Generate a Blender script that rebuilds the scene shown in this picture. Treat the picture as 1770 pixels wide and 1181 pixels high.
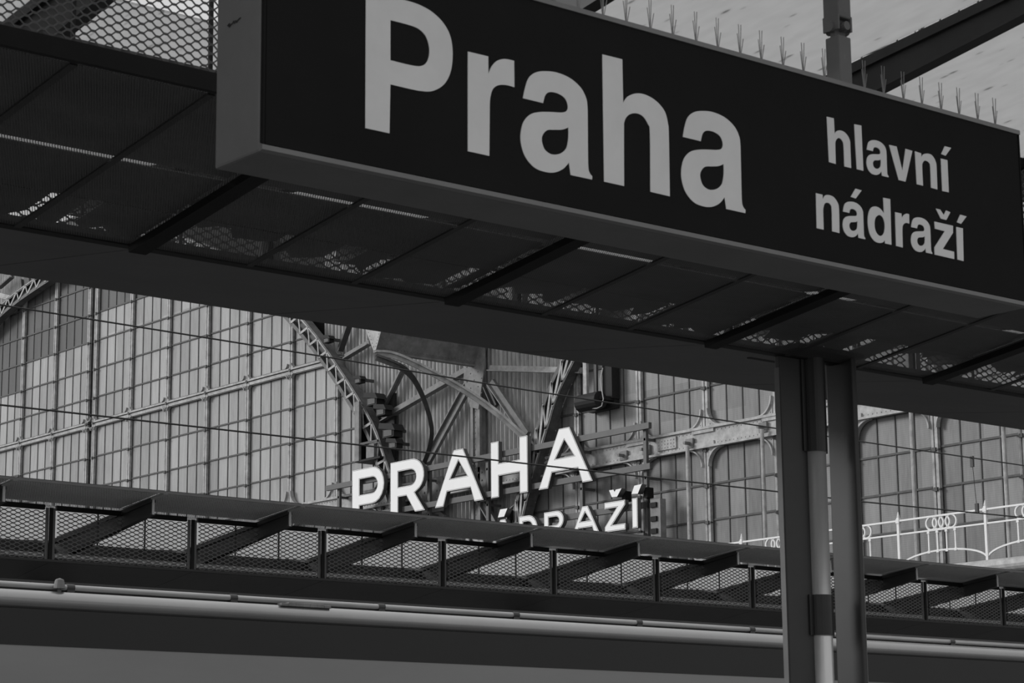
import bpy, math, random
from mathutils import Vector, Matrix
random.seed(7)
R = math.radians
sc = bpy.context.scene
for o in list(bpy.data.objects): bpy.data.objects.remove(o)
col = sc.collection

# ---------------------------------------------------------------- camera
CAM = Vector((0, 0, 1.6))
FPX = 4039.25
_p, _y, _r = R(11.5626), R(50.2868), R(-0.5660)
FW = Vector((math.cos(_p)*math.cos(_y), math.cos(_p)*math.sin(_y), math.sin(_p)))
_rt = Vector((math.sin(_y), -math.cos(_y), 0)); _up = _rt.cross(FW)
RT = _rt*math.cos(_r) + _up*math.sin(_r); UP = -_rt*math.sin(_r) + _up*math.cos(_r)
cd = bpy.data.cameras.new('camera'); cam = bpy.data.objects.new('camera', cd); col.objects.link(cam)
m = Matrix.Identity(4)
for i in range(3): m[i][0] = RT[i]; m[i][1] = UP[i]; m[i][2] = -FW[i]; m[i][3] = CAM[i]
cam.matrix_world = m
cd.sensor_fit = 'HORIZONTAL'; cd.sensor_width = 36; cd.lens = FPX/1770*36
cd.clip_start = .1; cd.clip_end = 500
cd.dof.use_dof = True; cd.dof.focus_distance = 45; cd.dof.aperture_fstop = 20
sc.camera = cam
# ---------------------------------------------------------------- overcast sky, weak soft sun
w = bpy.data.worlds.new('sky'); sc.world = w; w.use_nodes = True
nt = w.node_tree; nt.nodes.clear()
out = nt.nodes.new('ShaderNodeOutputWorld'); bg = nt.nodes.new('ShaderNodeBackground')
tc = nt.nodes.new('ShaderNodeTexCoord'); sp = nt.nodes.new('ShaderNodeSeparateXYZ'); cr = nt.nodes.new('ShaderNodeValToRGB')
nt.links.new(tc.outputs['Generated'], sp.inputs[0]); nt.links.new(sp.outputs['Z'], cr.inputs[0])
cr.color_ramp.elements[0].position = 0.0; cr.color_ramp.elements[0].color = (.72, .72, .72, 1)
cr.color_ramp.elements[1].position = 1.0; cr.color_ramp.elements[1].color = (.95, .95, .95, 1)
# sky dimmed towards -Y, an added gradient that darkens faces turned that way
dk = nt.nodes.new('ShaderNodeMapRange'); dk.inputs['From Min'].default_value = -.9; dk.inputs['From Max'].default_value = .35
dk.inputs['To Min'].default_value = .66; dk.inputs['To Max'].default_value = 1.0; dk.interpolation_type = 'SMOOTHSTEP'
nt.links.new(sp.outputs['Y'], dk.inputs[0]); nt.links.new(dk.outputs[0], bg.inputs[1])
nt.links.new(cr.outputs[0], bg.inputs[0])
nt.links.new(bg.outputs[0], out.inputs[0])
sd = bpy.data.lights.new('sun', 'SUN'); sd.energy = 1.5; sd.angle = R(18)
sun = bpy.data.objects.new('sun', sd); col.objects.link(sun)
_to = Vector((-.70, .60, .38)).normalized()          # direction towards the sun
sun.rotation_euler = _to.to_track_quat('Z', 'Y').to_euler(); sun.location = (0, 0, 40)
vs = sc.view_settings; vs.view_transform = 'Standard'; vs.look = 'None'; vs.gamma = 1; vs.exposure = 0.0
vs.use_curve_mapping = False
# ---------------------------------------------------------------- helpers
def on_plane(ax, v, px, py):
    """the point of the place on the plane axis=v that the photograph shows at pixel px, py"""
    d = FW*FPX + RT*(px-885) - UP*(py-590.5)
    return CAM + d*((v-CAM[ax])/d[ax])
class MB:
    def __init__(s): s.v = []; s.f = []
    def poly(s, pts):
        n = len(s.v); s.v += [tuple(p) for p in pts]; s.f.append(tuple(range(n, n+len(pts))))
    def box(s, a, b):
        n = len(s.v); x0, y0, z0 = a; x1, y1, z1 = b
        s.v += [(x0,y0,z0),(x1,y0,z0),(x1,y1,z0),(x0,y1,z0),(x0,y0,z1),(x1,y0,z1),(x1,y1,z1),(x0,y1,z1)]
        s.f += [tuple(n+i for i in q) for q in ((0,3,2,1),(4,5,6,7),(0,1,5,4),(1,2,6,5),(2,3,7,6),(3,0,4,7))]
        return s
    def bar(s, a, b, w, h, up=(0,0,1)):
        a = Vector(a); b = Vector(b); d = (b-a).normalized(); up = Vector(up)
        sd = d.cross(up)
        if sd.length < 1e-4: sd = d.cross(Vector((1,0,0)))
        sd.normalize(); u = sd.cross(d); n = len(s.v)
        for c in (a, b):
            for i, j in ((-1,-1),(1,-1),(1,1),(-1,1)): s.v.append(tuple(c + sd*(i*w/2) + u*(j*h/2)))
        s.f += [tuple(n+i for i in q) for q in ((3,2,1,0),(4,5,6,7),(0,1,5,4),(1,2,6,5),(2,3,7,6),(3,0,4,7))]
        return s
    def tube(s, pts, r, k=8, cap=True):
        pts = [Vector(p) for p in pts]; rings = []
        rr = r if isinstance(r, (list, tuple)) else [r]*len(pts)
        pu = None
        for i, p in enumerate(pts):
            d = (pts[min(i+1, len(pts)-1)] - pts[max(i-1, 0)]).normalized()
            if pu is None:
                pu = Vector((0,0,1)) if abs(d.z) < .9 else Vector((1,0,0))
            sdv = d.cross(pu).normalized(); pu = sdv.cross(d).normalized()
            n = len(s.v); rings.append(n)
            for j in range(k):
                t = 2*math.pi*j/k; s.v.append(tuple(p + (sdv*math.cos(t) + pu*math.sin(t))*rr[i]))
        for a, b in zip(rings, rings[1:]):
            for j in range(k): s.f.append((a+j, a+(j+1) % k, b+(j+1) % k, b+j))
        if cap:
            s.f.append(tuple(rings[0]+j for j in reversed(range(k)))); s.f.append(tuple(rings[-1]+j for j in range(k)))
        return s
    def prism(s, pts, vec):
        """closed planar outline swept along vec"""
        n = len(s.v); k = len(pts); vec = Vector(vec)
        s.v += [tuple(p) for p in pts] + [tuple(Vector(p)+vec) for p in pts]
        s.f.append(tuple(range(n+k-1, n-1, -1))); s.f.append(tuple(range(n+k, n+2*k)))
        for i in range(k): s.f.append((n+i, n+(i+1) % k, n+k+(i+1) % k, n+k+i))
        return s
    def sweep(s, pts, sdir, w, h):
        """strip of rectangular section along pts: w across sdir, h along the third axis"""
        pts = [Vector(p) for p in pts]; sdir = Vector(sdir).normalized(); rings = []
        for i, p in enumerate(pts):
            d = (pts[min(i+1, len(pts)-1)] - pts[max(i-1, 0)]).normalized()
            u = sdir.cross(d).normalized(); n = len(s.v); rings.append(n)
            for a, b in ((-1,-1),(1,-1),(1,1),(-1,1)): s.v.append(tuple(p + sdir*(a*w/2) + u*(b*h/2)))
        for a, b in zip(rings, rings[1:]):
            for j in range(4): s.f.append((a+j, a+(j+1) % 4, b+(j+1) % 4, b+j))
        s.f.append(tuple(rings[0]+j for j in (3,2,1,0))); s.f.append(tuple(rings[-1]+j for j in range(4)))
        return s
    def rivet(s, p, nrm, r=.022):
        p = Vector(p); nrm = Vector(nrm).normalized(); t = nrm.orthogonal().normalized(); b = nrm.cross(t); n = len(s.v)
        for j in range(6):
            a = j*math.pi/3; s.v.append(tuple(p + (t*math.cos(a)+b*math.sin(a))*r))
        for j in range(6):
            a = j*math.pi/3; s.v.append(tuple(p + (t*math.cos(a)+b*math.sin(a))*r*.6 + nrm*r*.8))
        for j in range(6): s.f.append((n+j, n+(j+1) % 6, n+6+(j+1) % 6, n+6+j))
        s.f.append(tuple(n+6+j for j in range(6)))
    def build(s, name, mat, parent=None, smooth=False, loc=None, bevel=0):
        me = bpy.data.meshes.new(name); me.from_pydata(s.v, [], s.f); me.validate(); me.update()
        if mat: me.materials.append(mat)
        if smooth: me.polygons.foreach_set('use_smooth', [True]*len(me.polygons))
        o = bpy.data.objects.new(name, me); col.objects.link(o)
        if parent: o.parent = parent
        if loc: o.location = loc
        if bevel:
            b = o.modifiers.new('b', 'BEVEL'); b.width = bevel; b.segments = 2; b.limit_method = 'ANGLE'
        return o
def tag(o, label=None, cat=None, group=None, kind=None):
    if label: o['label'] = label
    if cat: o['category'] = cat
    if group: o['group'] = group
    if kind: o['kind'] = kind
    return o
def empty(name, loc=(0,0,0), label=None, cat=None, group=None, kind=None, parent=None):
    o = bpy.data.objects.new(name, None); col.objects.link(o); o.location = loc; o.empty_display_size = .2
    if parent: o.parent = parent
    return tag(o, label, cat, group, kind)
def inst(src, parent, loc):
    c = src.copy(); col.objects.link(c); c.parent = parent; c.location = loc
    for ch in list(src.children):
        k = ch.copy(); col.objects.link(k); k.parent = c
    return c
def copy_tree(o, loc):
    c = o.copy(); col.objects.link(c); c.location = loc
    for ch in list(o.children):
        k = ch.copy(); col.objects.link(k); k.parent = c
        for g in list(ch.children):
            q = g.copy(); col.objects.link(q); q.parent = k
    return c
def crv(P):
    """outline points (x, y, corner flag) -> smooth closed outline"""
    n = len(P); o = []
    for k in range(n):
        p0, p1, p2, p3 = P[k-1], P[k], P[(k+1) % n], P[(k+2) % n]
        o.append((p1[0], p1[1]))
        if p1[2] and p2[2]: continue
        q0 = p1 if p1[2] else p0; q3 = p2 if p2[2] else p3
        for t in (.2, .4, .6, .8):
            c = []
            for a in (0, 1):
                m1 = (p2[a]-q0[a])/2; m2 = (q3[a]-p1[a])/2
                c.append((2*t**3-3*t*t+1)*p1[a]+(t**3-2*t*t+t)*m1+(-2*t**3+3*t*t)*p2[a]+(t**3-t*t)*m2)
            o.append(tuple(c))
    return o
def glyph(name, loops, mat, parent, fn, depth, side=None, shrink=0):
    """solid letter: loops of (u, v); fn maps (u, v, d) to a place; d runs 0..depth; holes allowed"""
    cu = bpy.data.curves.new(name, 'CURVE'); cu.dimensions = '2D'; cu.fill_mode = 'BOTH'; cu.extrude = .5; cu.offset = -shrink
    for L in loops:
        s = cu.splines.new('POLY'); s.points.add(len(L)-1); s.use_cyclic_u = True
        for p, q in zip(s.points, L): p.co = (q[0], q[1], 0, 1)
    t = bpy.data.objects.new('t', cu); col.objects.link(t)
    dg = bpy.context.evaluated_depsgraph_get(); me = bpy.data.meshes.new_from_object(t.evaluated_get(dg))
    bpy.data.objects.remove(t); bpy.data.curves.remove(cu)
    me.name = name
    for v in me.vertices: v.co = Vector(fn(v.co.x, v.co.y, (0.5-v.co.z)*depth))
    me.materials.clear(); me.materials.append(mat)
    if side:
        me.materials.append(side)
    me.update()
    if side:
        e1 = Vector(fn(0, 0, depth))-Vector(fn(0, 0, 0)); e1.normalize()
        for p in me.polygons:
            c = p.center; d0 = (c - Vector(fn(0, 0, 0))).dot(e1)
            if abs(p.normal.dot(e1)) < .5 or d0 > depth*.5: p.material_index = 1
    o = bpy.data.objects.new(name, me); col.objects.link(o); o.parent = parent
    return o
# ---------------------------------------------------------------- materials
def mat(name, c, rough=.6, metal=0, var=.15, scale=8, stretch=(1,1,1), bump=0, emit=0, spec=.5, coat=0, fine=0):
    m = bpy.data.materials.new(name); m.use_nodes = True; n = m.node_tree; b = n.nodes['Principled BSDF']
    L = n.links.new
    tc = n.nodes.new('ShaderNodeTexCoord'); mp = n.nodes.new('ShaderNodeMapping'); mp.inputs['Scale'].default_value = stretch
    no = n.nodes.new('ShaderNodeTexNoise'); no.inputs['Scale'].default_value = scale; no.inputs['Detail'].default_value = 6
    no.inputs['Roughness'].default_value = .65
    L(tc.outputs['Object'], mp.inputs[0]); L(mp.outputs[0], no.inputs[0])
    mr = n.nodes.new('ShaderNodeMapRange'); mr.inputs['From Min'].default_value = .25; mr.inputs['From Max'].default_value = .75
    mr.inputs['To Min'].default_value = c*(1-var); mr.inputs['To Max'].default_value = c*(1+var)
    L(no.outputs[0], mr.inputs[0]); L(mr.outputs[0], b.inputs['Base Color'])
    b.inputs['Roughness'].default_value = rough; b.inputs['Metallic'].default_value = metal
    b.inputs['Specular IOR Level'].default_value = spec
    if coat: b.inputs['Coat Weight'].default_value = coat; b.inputs['Coat Roughness'].default_value = .08
    if emit:
        b.inputs['Emission Color'].default_value = (1,1,1,1); b.inputs['Emission Strength'].default_value = emit
    if bump:
        bp = n.nodes.new('ShaderNodeBump'); bp.inputs['Strength'].default_value = bump; bp.inputs['Distance'].default_value = .01
        L(no.outputs[0], bp.inputs['Height']); L(bp.outputs[0], b.inputs['Normal'])
    return m
def vm(n, op, a, b=None):
    x = n.nodes.new('ShaderNodeVectorMath'); x.operation = op
    for i, q in enumerate((a, b)):
        if q is None: continue
        if isinstance(q, tuple): x.inputs[i].default_value = q
        else: n.links.new(q, x.inputs[i])
    return x
def perforate(m, pitch, rad):
    """round holes in a staggered grid, cut through the sheet"""
    n = m.node_tree; L = n.links.new; b = n.nodes['Principled BSDF']; o = n.nodes['Material Output']
    tc = n.nodes.new('ShaderNodeTexCoord'); k = 3**.5
    s = vm(n, 'MULTIPLY', tc.outputs['Object'], (1/pitch, 1/(pitch*k), 0))
    ds = []
    for off in (0, .5):
        a = vm(n, 'ADD', s.outputs[0], (off+50, off+50, 0)); f = vm(n, 'FRACTION', a.outputs[0])
        c = vm(n, 'SUBTRACT', f.outputs[0], (.5, .5, 0)); e = vm(n, 'MULTIPLY', c.outputs[0], (1, k, 0))
        ds.append(vm(n, 'LENGTH', e.outputs[0]).outputs['Value'])
    mn = n.nodes.new('ShaderNodeMath'); mn.operation = 'MINIMUM'; L(ds[0], mn.inputs[0]); L(ds[1], mn.inputs[1])
    lt = n.nodes.new('ShaderNodeMath'); lt.operation = 'LESS_THAN'; L(mn.outputs[0], lt.inputs[0]); lt.inputs[1].default_value = rad/pitch
    tr = n.nodes.new('ShaderNodeBsdfTransparent'); mx = n.nodes.new('ShaderNodeMixShader')
    L(lt.outputs[0], mx.inputs[0]); L(b.outputs[0], mx.inputs[1]); L(tr.outputs[0], mx.inputs[2]); L(mx.outputs[0], o.inputs[0])
    return m
M = {}
M['steel'] = mat('dark_painted_steel', .040, .5, .0, .2, 5, spec=.3)
M['steel_mid'] = mat('grey_painted_steel', .11, .45, .0, .2, 6)
M['soffit'] = mat('dark_soffit_sheet', .055, .55, 0, .2, 3, spec=.25)
M['black'] = mat('black_steel', .010, .6, 0, .2, 5, spec=.2)
M['liner'] = mat('liner_sheet', .22, .7, 0, .55, 1.8, (1, 2.2, 1))
M['galv_lit'] = mat('galvanised_lit_edge', .42, .4, .3, .15, 20)  # pale edge tone; on the mesh rail it carries painted skylight
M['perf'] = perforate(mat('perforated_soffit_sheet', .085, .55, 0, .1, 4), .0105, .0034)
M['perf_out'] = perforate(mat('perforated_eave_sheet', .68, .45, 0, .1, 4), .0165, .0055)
M['expanded'] = mat('expanded_metal', .12, .5, .2, .1, 20)
M['sign_face'] = mat('sign_face_black', .014, .75, 0, .12, 3, spec=.08)
M['sign_box'] = mat('sign_cabinet_grey', .155, .5, 0, .12, 4, spec=.25)
M['sign_trim'] = mat('sign_trim_grey', .17, .35, 0, .1, 6)
M['sign_letter'] = mat('sign_letter_grey', .74, .5, 0, .06, 5)
M['column'] = mat('column_paint', .032, .36, 0, .15, 6, spec=.45)
M['pipe'] = mat('brushed_pipe', .85, .33, .5, .12, 6, (1,1,.2))
M['train_grey'] = mat('train_light_grey', .30, .45, 0, .08, .9, (.4,1,2), spec=.3)
M['train_dark'] = mat('train_dark_band', .022, .6, 0, .06, 2)
M['train_roof'] = mat('train_roof_grey', .40, .26, .65, .05, 3)
M['rail_pipe'] = mat('roof_gutter', .42, .35, .3, .2, 3, (.5,4,4))
M['rubber'] = mat('dark_clip', .05, .5)
M['white'] = mat('white_letter_glow', .80, .5, 0, .03, 3, emit=.10)  # faint glow added to lift the brightness of the letters
M['letter_side'] = mat('letter_return_grey', .10, .5, 0, .1, 4)
M['frame'] = mat('sign_frame_grey', .085, .5, 0, .15, 5)
M['corr'] = mat('corrugated_iron', .40, .7, 0, .5, 2.2, (1, 3, .5))
M['hall_iron'] = mat('hall_ironwork', .19, .6, 0, .42, 4)
M['truss'] = mat('truss_iron', .11, .6, 0, .5, 5)
M['hall_iron_dark'] = mat('hall_ironwork_dark', .055, .55, 0, .4, 4)
M['hall_iron_light'] = mat('hall_ironwork_light', .38, .55, 0, .45, 5)
M['bar_dark'] = mat('glazing_bar', .06, .6, 0, .4, 6)
M['railing'] = mat('white_railing', .80, .45, 0, .1, 6)
M['wire'] = mat('wire', .02, .5)
M['ground'] = mat('platform_paving', .13, .85, 0, .25, 2)
M['ballast'] = mat('ballast', .07, .9, 0, .5, 30, bump=1)
M['stone'] = mat('hall_stone', .22, .8, 0, .25, 2)
M['rail'] = mat('rail_steel', .2, .35, .8)
M['floodlight'] = mat('dark_housing', .022, .6, spec=.2)
M['cable'] = mat('cable_grey', .45, .5)
def pane_mat(name, lo, hi, y0, dy, z0, dz):
    """dirty wired glass: each pane its own tone, vertical streaks"""
    m = mat(name, (lo+hi)/2, .35, 0, .1, 3, spec=.3); n = m.node_tree; L = n.links.new; b = n.nodes['Principled BSDF']
    tc = n.nodes.new('ShaderNodeTexCoord')
    a = vm(n, 'SUBTRACT', tc.outputs['Object'], (0, y0, z0)); q = vm(n, 'MULTIPLY', a.outputs[0], (0, 1/dy, 1/dz)); f = vm(n, 'FLOOR', q.outputs[0])
    wn = n.nodes.new('ShaderNodeTexWhiteNoise'); wn.noise_dimensions = '3D'; L(f.outputs[0], wn.inputs[0])
    no = n.nodes.new('ShaderNodeTexNoise'); no.inputs['Scale'].default_value = 1; no.inputs['Detail'].default_value = 7; no.inputs['Roughness'].default_value = .7
    mp = n.nodes.new('ShaderNodeMapping'); mp.inputs['Scale'].default_value = (1, 9, 1.3); L(tc.outputs['Object'], mp.inputs[0]); L(mp.outputs[0], no.inputs[0])
    n2 = n.nodes.new('ShaderNodeTexNoise'); n2.inputs['Scale'].default_value = .35; L(tc.outputs['Object'], n2.inputs[0])
    ad = n.nodes.new('ShaderNodeMath'); ad.operation = 'MULTIPLY_ADD'; L(wn.outputs['Value'], ad.inputs[0]); ad.inputs[1].default_value = .34; 
    sb = n.nodes.new('ShaderNodeMath'); sb.operation = 'MULTIPLY'; L(no.outputs[0], sb.inputs[0]); sb.inputs[1].default_value = .75; L(sb.outputs[0], ad.inputs[2])
    a2 = n.nodes.new('ShaderNodeMath'); a2.operation = 'MULTIPLY_ADD'; L(n2.outputs[0], a2.inputs[0]); a2.inputs[1].default_value = .4; L(ad.outputs[0], a2.inputs[2])
    mr = n.nodes.new('ShaderNodeMapRange'); mr.inputs['From Min'].default_value = .35; mr.inputs['From Max'].default_value = 1.1
    mr.inputs['To Min'].default_value = lo; mr.inputs['To Max'].default_value = hi
    L(a2.outputs[0], mr.inputs[0])
    # finely wired surface
    wv = n.nodes.new('ShaderNodeTexWave'); wv.bands_direction = 'Z'; wv.inputs['Scale'].default_value = 7; wv.inputs['Distortion'].default_value = 1.5
    L(tc.outputs['Object'], wv.inputs[0])
    ml = n.nodes.new('ShaderNodeMapRange'); ml.inputs['To Min'].default_value = .93; ml.inputs['To Max'].default_value = 1.05; L(wv.outputs['Fac'], ml.inputs[0])
    mu = n.nodes.new('ShaderNodeMath'); mu.operation = 'MULTIPLY'; L(mr.outputs[0], mu.inputs[0]); L(ml.outputs[0], mu.inputs[1])
    L(mu.outputs[0], b.inputs['Base Color'])
    return m
def frosted():
    m = bpy.data.materials.new('frosted_roof_glass'); m.use_nodes = True; n = m.node_tree; L = n.links.new
    o = n.nodes['Material Output']; n.nodes.remove(n.nodes['Principled BSDF'])
    t = n.nodes.new('ShaderNodeBsdfTranslucent'); d = n.nodes.new('ShaderNodeBsdfDiffuse'); mx = n.nodes.new('ShaderNodeMixShader')
    tc = n.nodes.new('ShaderNodeTexCoord')
    no = n.nodes.new('ShaderNodeTexNoise'); no.inputs['Scale'].default_value = 2; no.inputs['Detail'].default_value = 5
    mp = n.nodes.new('ShaderNodeMapping'); mp.inputs['Scale'].default_value = (12, 3, 1); L(tc.outputs['Object'], mp.inputs[0]); L(mp.outputs[0], no.inputs[0])
    st = n.nodes.new('ShaderNodeTexVoronoi'); st.inputs['Scale'].default_value = 3.2; st.feature = 'F1'
    m2 = n.nodes.new('ShaderNodeMapping'); m2.inputs['Scale'].default_value = (5.5, 1.6, 1); L(tc.outputs['Object'], m2.inputs[0]); L(m2.outputs[0], st.inputs[0])
    s1 = n.nodes.new('ShaderNodeMapRange'); s1.inputs['From Min'].default_value = .05; s1.inputs['From Max'].default_value = .16
    s1.inputs['To Min'].default_value = .5; s1.inputs['To Max'].default_value = 1; L(st.outputs['Distance'], s1.inputs[0])
    r1 = n.nodes.new('ShaderNodeMapRange'); r1.inputs['To Min'].default_value = .74; r1.inputs['To Max'].default_value = .90; L(no.outputs[0], r1.inputs[0])
    mu = n.nodes.new('ShaderNodeMath'); mu.operation = 'MULTIPLY'; L(s1.outputs[0], mu.inputs[0]); L(r1.outputs[0], mu.inputs[1])
    L(mu.outputs[0], t.inputs[0]); d.inputs[0].default_value = (.25, .25, .25, 1)
    mx.inputs[0].default_value = .3; L(t.outputs[0], mx.inputs[1]); L(d.outputs[0], mx.inputs[2]); L(mx.outputs[0], o.inputs[0])
    return m
M['frosted'] = frosted()
def clear_glass():
    m = bpy.data.materials.new('clear_roof_glass'); m.use_nodes = True; n = m.node_tree; L = n.links.new
    o = n.nodes['Material Output']; n.nodes.remove(n.nodes['Principled BSDF'])
    t = n.nodes.new('ShaderNodeBsdfTransparent'); t.inputs[0].default_value = (.95,.95,.95,1)
    g = n.nodes.new('ShaderNodeBsdfGlossy'); g.inputs['Roughness'].default_value = .05; mx = n.nodes.new('ShaderNodeMixShader'); mx.inputs[0].default_value = .06
    L(t.outputs[0], mx.inputs[1]); L(g.outputs[0], mx.inputs[2]); L(mx.outputs[0], o.inputs[0]); return m
M['clear'] = clear_glass()
GLY = {'P':[[[3782,3950,1],[3878,3951,1],[3929,3955,0],[3979,3952,0],[4025,3940,0],[4066,3915,0],[4092,3878,0],[4100,3824,0],[4091,3767,0],[4065,3724,0],[4024,3697,0],[3984,3689,0],[3943,3687,0],[3870,3687,1],[3867,3539,1],[3781,3539,1]],[[3870,3882,1],[3933,3882,0],[3974,3877,0],[4002,3857,0],[4013,3819,0],[4004,3783,0],[3981,3765,0],[3943,3760,0],[3870,3760,1]]],'r':[[[4158,3846,1],[4236,3847,1],[4236,3792,1],[4249,3818,0],[4270,3840,0],[4300,3852,0],[4337,3854,1],[4337,3770,1],[4309,3771,0],[4277,3765,0],[4253,3748,0],[4242,3716,0],[4240,3681,1],[4237,3537,1],[4155,3537,1]]],'h':[[[4698,3949,1],[4782,3950,1],[4782,3806,1],[4801,3830,0],[4837,3848,0],[4878,3852,0],[4925,3840,0],[4961,3813,0],[4974,3776,0],[4977,3736,0],[4975,3534,1],[4891,3535,1],[4895,3725,0],[4887,3756,0],[4864,3779,0],[4832,3782,0],[4802,3769,0],[4786,3746,0],[4783,3714,0],[4779,3535,1],[4695,3535,1]]],'a2':[[[5039,3742,1],[5048,3776,0],[5063,3811,0],[5091,3834,0],[5130,3846,0],[5179,3851,0],[5232,3843,0],[5274,3821,0],[5295,3792,0],[5300,3763,0],[5300,3701,0],[5299,3580,0],[5304,3554,0],[5315,3544,1],[5314,3533,1],[5226,3533,1],[5220,3571,1],[5196,3547,0],[5162,3530,0],[5123,3525,0],[5080,3532,0],[5045,3560,0],[5029,3600,0],[5030,3636,0],[5042,3670,0],[5069,3697,0],[5106,3711,0],[5154,3720,0],[5193,3726,0],[5214,3735,0],[5219,3753,0],[5208,3774,0],[5181,3784,0],[5149,3783,0],[5129,3770,0],[5119,3742,1]],[[5220,3683,1],[5196,3672,0],[5162,3665,0],[5135,3659,0],[5117,3642,0],[5112,3623,0],[5121,3598,0],[5140,3587,0],[5161,3586,0],[5188,3595,0],[5209,3613,0],[5217,3636,0],[5220,3658,0]]],'v':[[[6038,3895,1],[6077,3896,1],[6102,3812,1],[6124,3896,1],[6160,3895,1],[6116,3775,1],[6080,3775,1]]],'n':[[[6174,3896,1],[6207,3894,1],[6207,3879,1],[6218,3892,0],[6239,3899,0],[6260,3899,0],[6275,3890,0],[6285,3874,0],[6287,3856,0],[6286,3775,1],[6252,3776,1],[6253,3850,0],[6249,3865,0],[6236,3871,0],[6223,3870,0],[6213,3860,0],[6209,3846,0],[6209,3776,1],[6175,3776,1]]],'l':[[[5861,3937,1],[5897,3939,1],[5898,3777,1],[5864,3777,1]]],'i':[[[6313,3894,1],[6349,3894,1],[6348,3775,1],[6312,3774,1]]],'ac':[[[6338,3944,1],[6373,3944,1],[6340,3909,1],[6316,3911,1]]],'h2':[[[5723,3938,1],[5758,3939,1],[5759,3883,1],[5768,3894,0],[5785,3901,0],[5806,3900,0],[5825,3889,0],[5835,3873,0],[5836,3854,0],[5836,3776,1],[5802,3776,1],[5802,3847,0],[5797,3865,0],[5783,3873,0],[5771,3869,0],[5762,3857,0],[5760,3840,0],[5759,3777,1],[5725,3778,1]]],'d':[[[5995,3697,1],[6031,3698,1],[6027,3534,1],[5994,3534,1],[5993,3546,1],[5983,3536,0],[5960,3531,0],[5937,3536,0],[5918,3555,0],[5910,3587,0],[5913,3621,0],[5926,3647,0],[5946,3658,0],[5968,3658,0],[5985,3650,0],[5995,3640,1]],[[5966,3630,0],[5951,3619,0],[5944,3599,0],[5946,3576,0],[5957,3561,0],[5972,3557,0],[5987,3566,0],[5995,3584,0],[5996,3607,0],[5988,3625,0],[5976,3631,0]]],'r2':[[[6054,3655,1],[6087,3655,1],[6088,3639,1],[6098,3651,0],[6113,3659,0],[6127,3659,1],[6126,3625,1],[6109,3625,0],[6094,3616,0],[6088,3598,0],[6086,3533,1],[6051,3534,1]]],'z':[[[6262,3654,1],[6362,3654,1],[6360,3628,1],[6300,3560,1],[6361,3559,1],[6360,3532,1],[6254,3533,1],[6255,3559,1],[6315,3627,1],[6262,3628,1]]],'car':[[[6273,3703,1],[6296,3703,1],[6314,3686,1],[6328,3705,1],[6351,3702,1],[6327,3670,1],[6297,3670,1]]],'n2':[[[5655,3657,1],[5687,3657,1],[5687,3641,1],[5699,3656,0],[5718,3661,0],[5741,3658,0],[5759,3643,0],[5766,3621,0],[5764,3535,1],[5728,3536,1],[5730,3612,0],[5725,3628,0],[5712,3633,0],[5697,3628,0],[5690,3615,0],[5687,3599,0],[5686,3535,1],[5652,3535,1]]],'ac2':[[[5854,3706,1],[5885,3705,1],[5853,3671,1],[5828,3673,1]]],'ac3':[[[6405,3702,1],[6440,3701,1],[6407,3668,1],[6384,3671,1]]],'i2':[[[6380,3653,1],[6416,3653,1],[6411,3532,1],[6377,3533,1]]]}
# ---------------------------------------------------------------- setting: ground, platforms, tracks
def slab(name, a, b, mt): return tag(MB().box(a, b).build(name, mt), kind='structure')
GZ = -0.80
slab('floor', (-40, -60, GZ-.3), (90, 110, GZ), M['ballast'])
slab('platform_near', (-30, -3.0, GZ), (60, 10.3, 0), M['ground'])
slab('platform_far', (-30, 17.75, GZ), (60, 23.2, 0), M['ground'])
for nm, yt in (('near', 12.3), ('middle', 16.05)):
    t = empty('railway_track', (0, yt, GZ), 'steel track %s' % ('beside the near platform' if nm == 'near' else 'under the train'), 'track', 'railway tracks')
    for s in (-1, 1): MB().box((-30, s*.7175-.035, .0), (36, s*.7175+.035, .16)).build('rail', M['rail'], t)
    b = MB()
    for i in range(int(66/.65)): b.box((-30+i*.65, -1.25, .0), (-30+i*.65+.25, 1.25, .06))
    tag(b.build('sleepers', M['stone'], t), kind='stuff')
# ---------------------------------------------------------------- canopies
def zt(d): return 4.31 + .112*d
def zb(d): return 4.085 + .15*d
def rafter(nearx, farx, up):
    w_ = MB(); pts = []
    ys = [-nearx, 0, farx]
    poly = [(-.008, y, zb(abs(y))+up) for y in ys] + [(-.008, y, zt(abs(y))+up) for y in reversed(ys)]
    w_.prism(poly, (.016, 0, 0))
    for y0, y1 in ((-nearx, 0), (0, farx)):
        for fn in (zb,): w_.bar((0, y0, fn(abs(y0))+up+.005), (0, y1, fn(abs(y1))+up+.005), .06, .012)
        w_.bar((0, y0, zt(abs(y0))+up-.02), (0, y1, zt(abs(y1))+up-.02), .05, .04)
    return w_
def expanded(P, z0, z1, cw, ch, t):
    """expanded metal: rows of zigzag strands that touch"""
    b = MB(); rows = int((z1-z0)/(ch/2)); x0 = .06; x1 = P-.06; n = int((x1-x0)/cw)
    cw = (x1-x0)/n; hf = .26*cw/2
    for r in range(rows):
        zc = z0 + (r+.5)*ch/2
        up = 1 if r % 2 else -1
        last = None
        for i in range(n*2+1):
            xc = x0 + i*cw/2; zz = zc + up*(1 if i % 2 else -1)*(ch/4 - t/3)
            a = (max(xc-hf, x0), 0, zz); c = (min(xc+hf, x1), 0, zz)
            if last: b.bar(last, a, .003, t, (0, 0, 1))
            b.bar(a, c, .003, t, (0, 0, 1)); last = c
    return b
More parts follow.
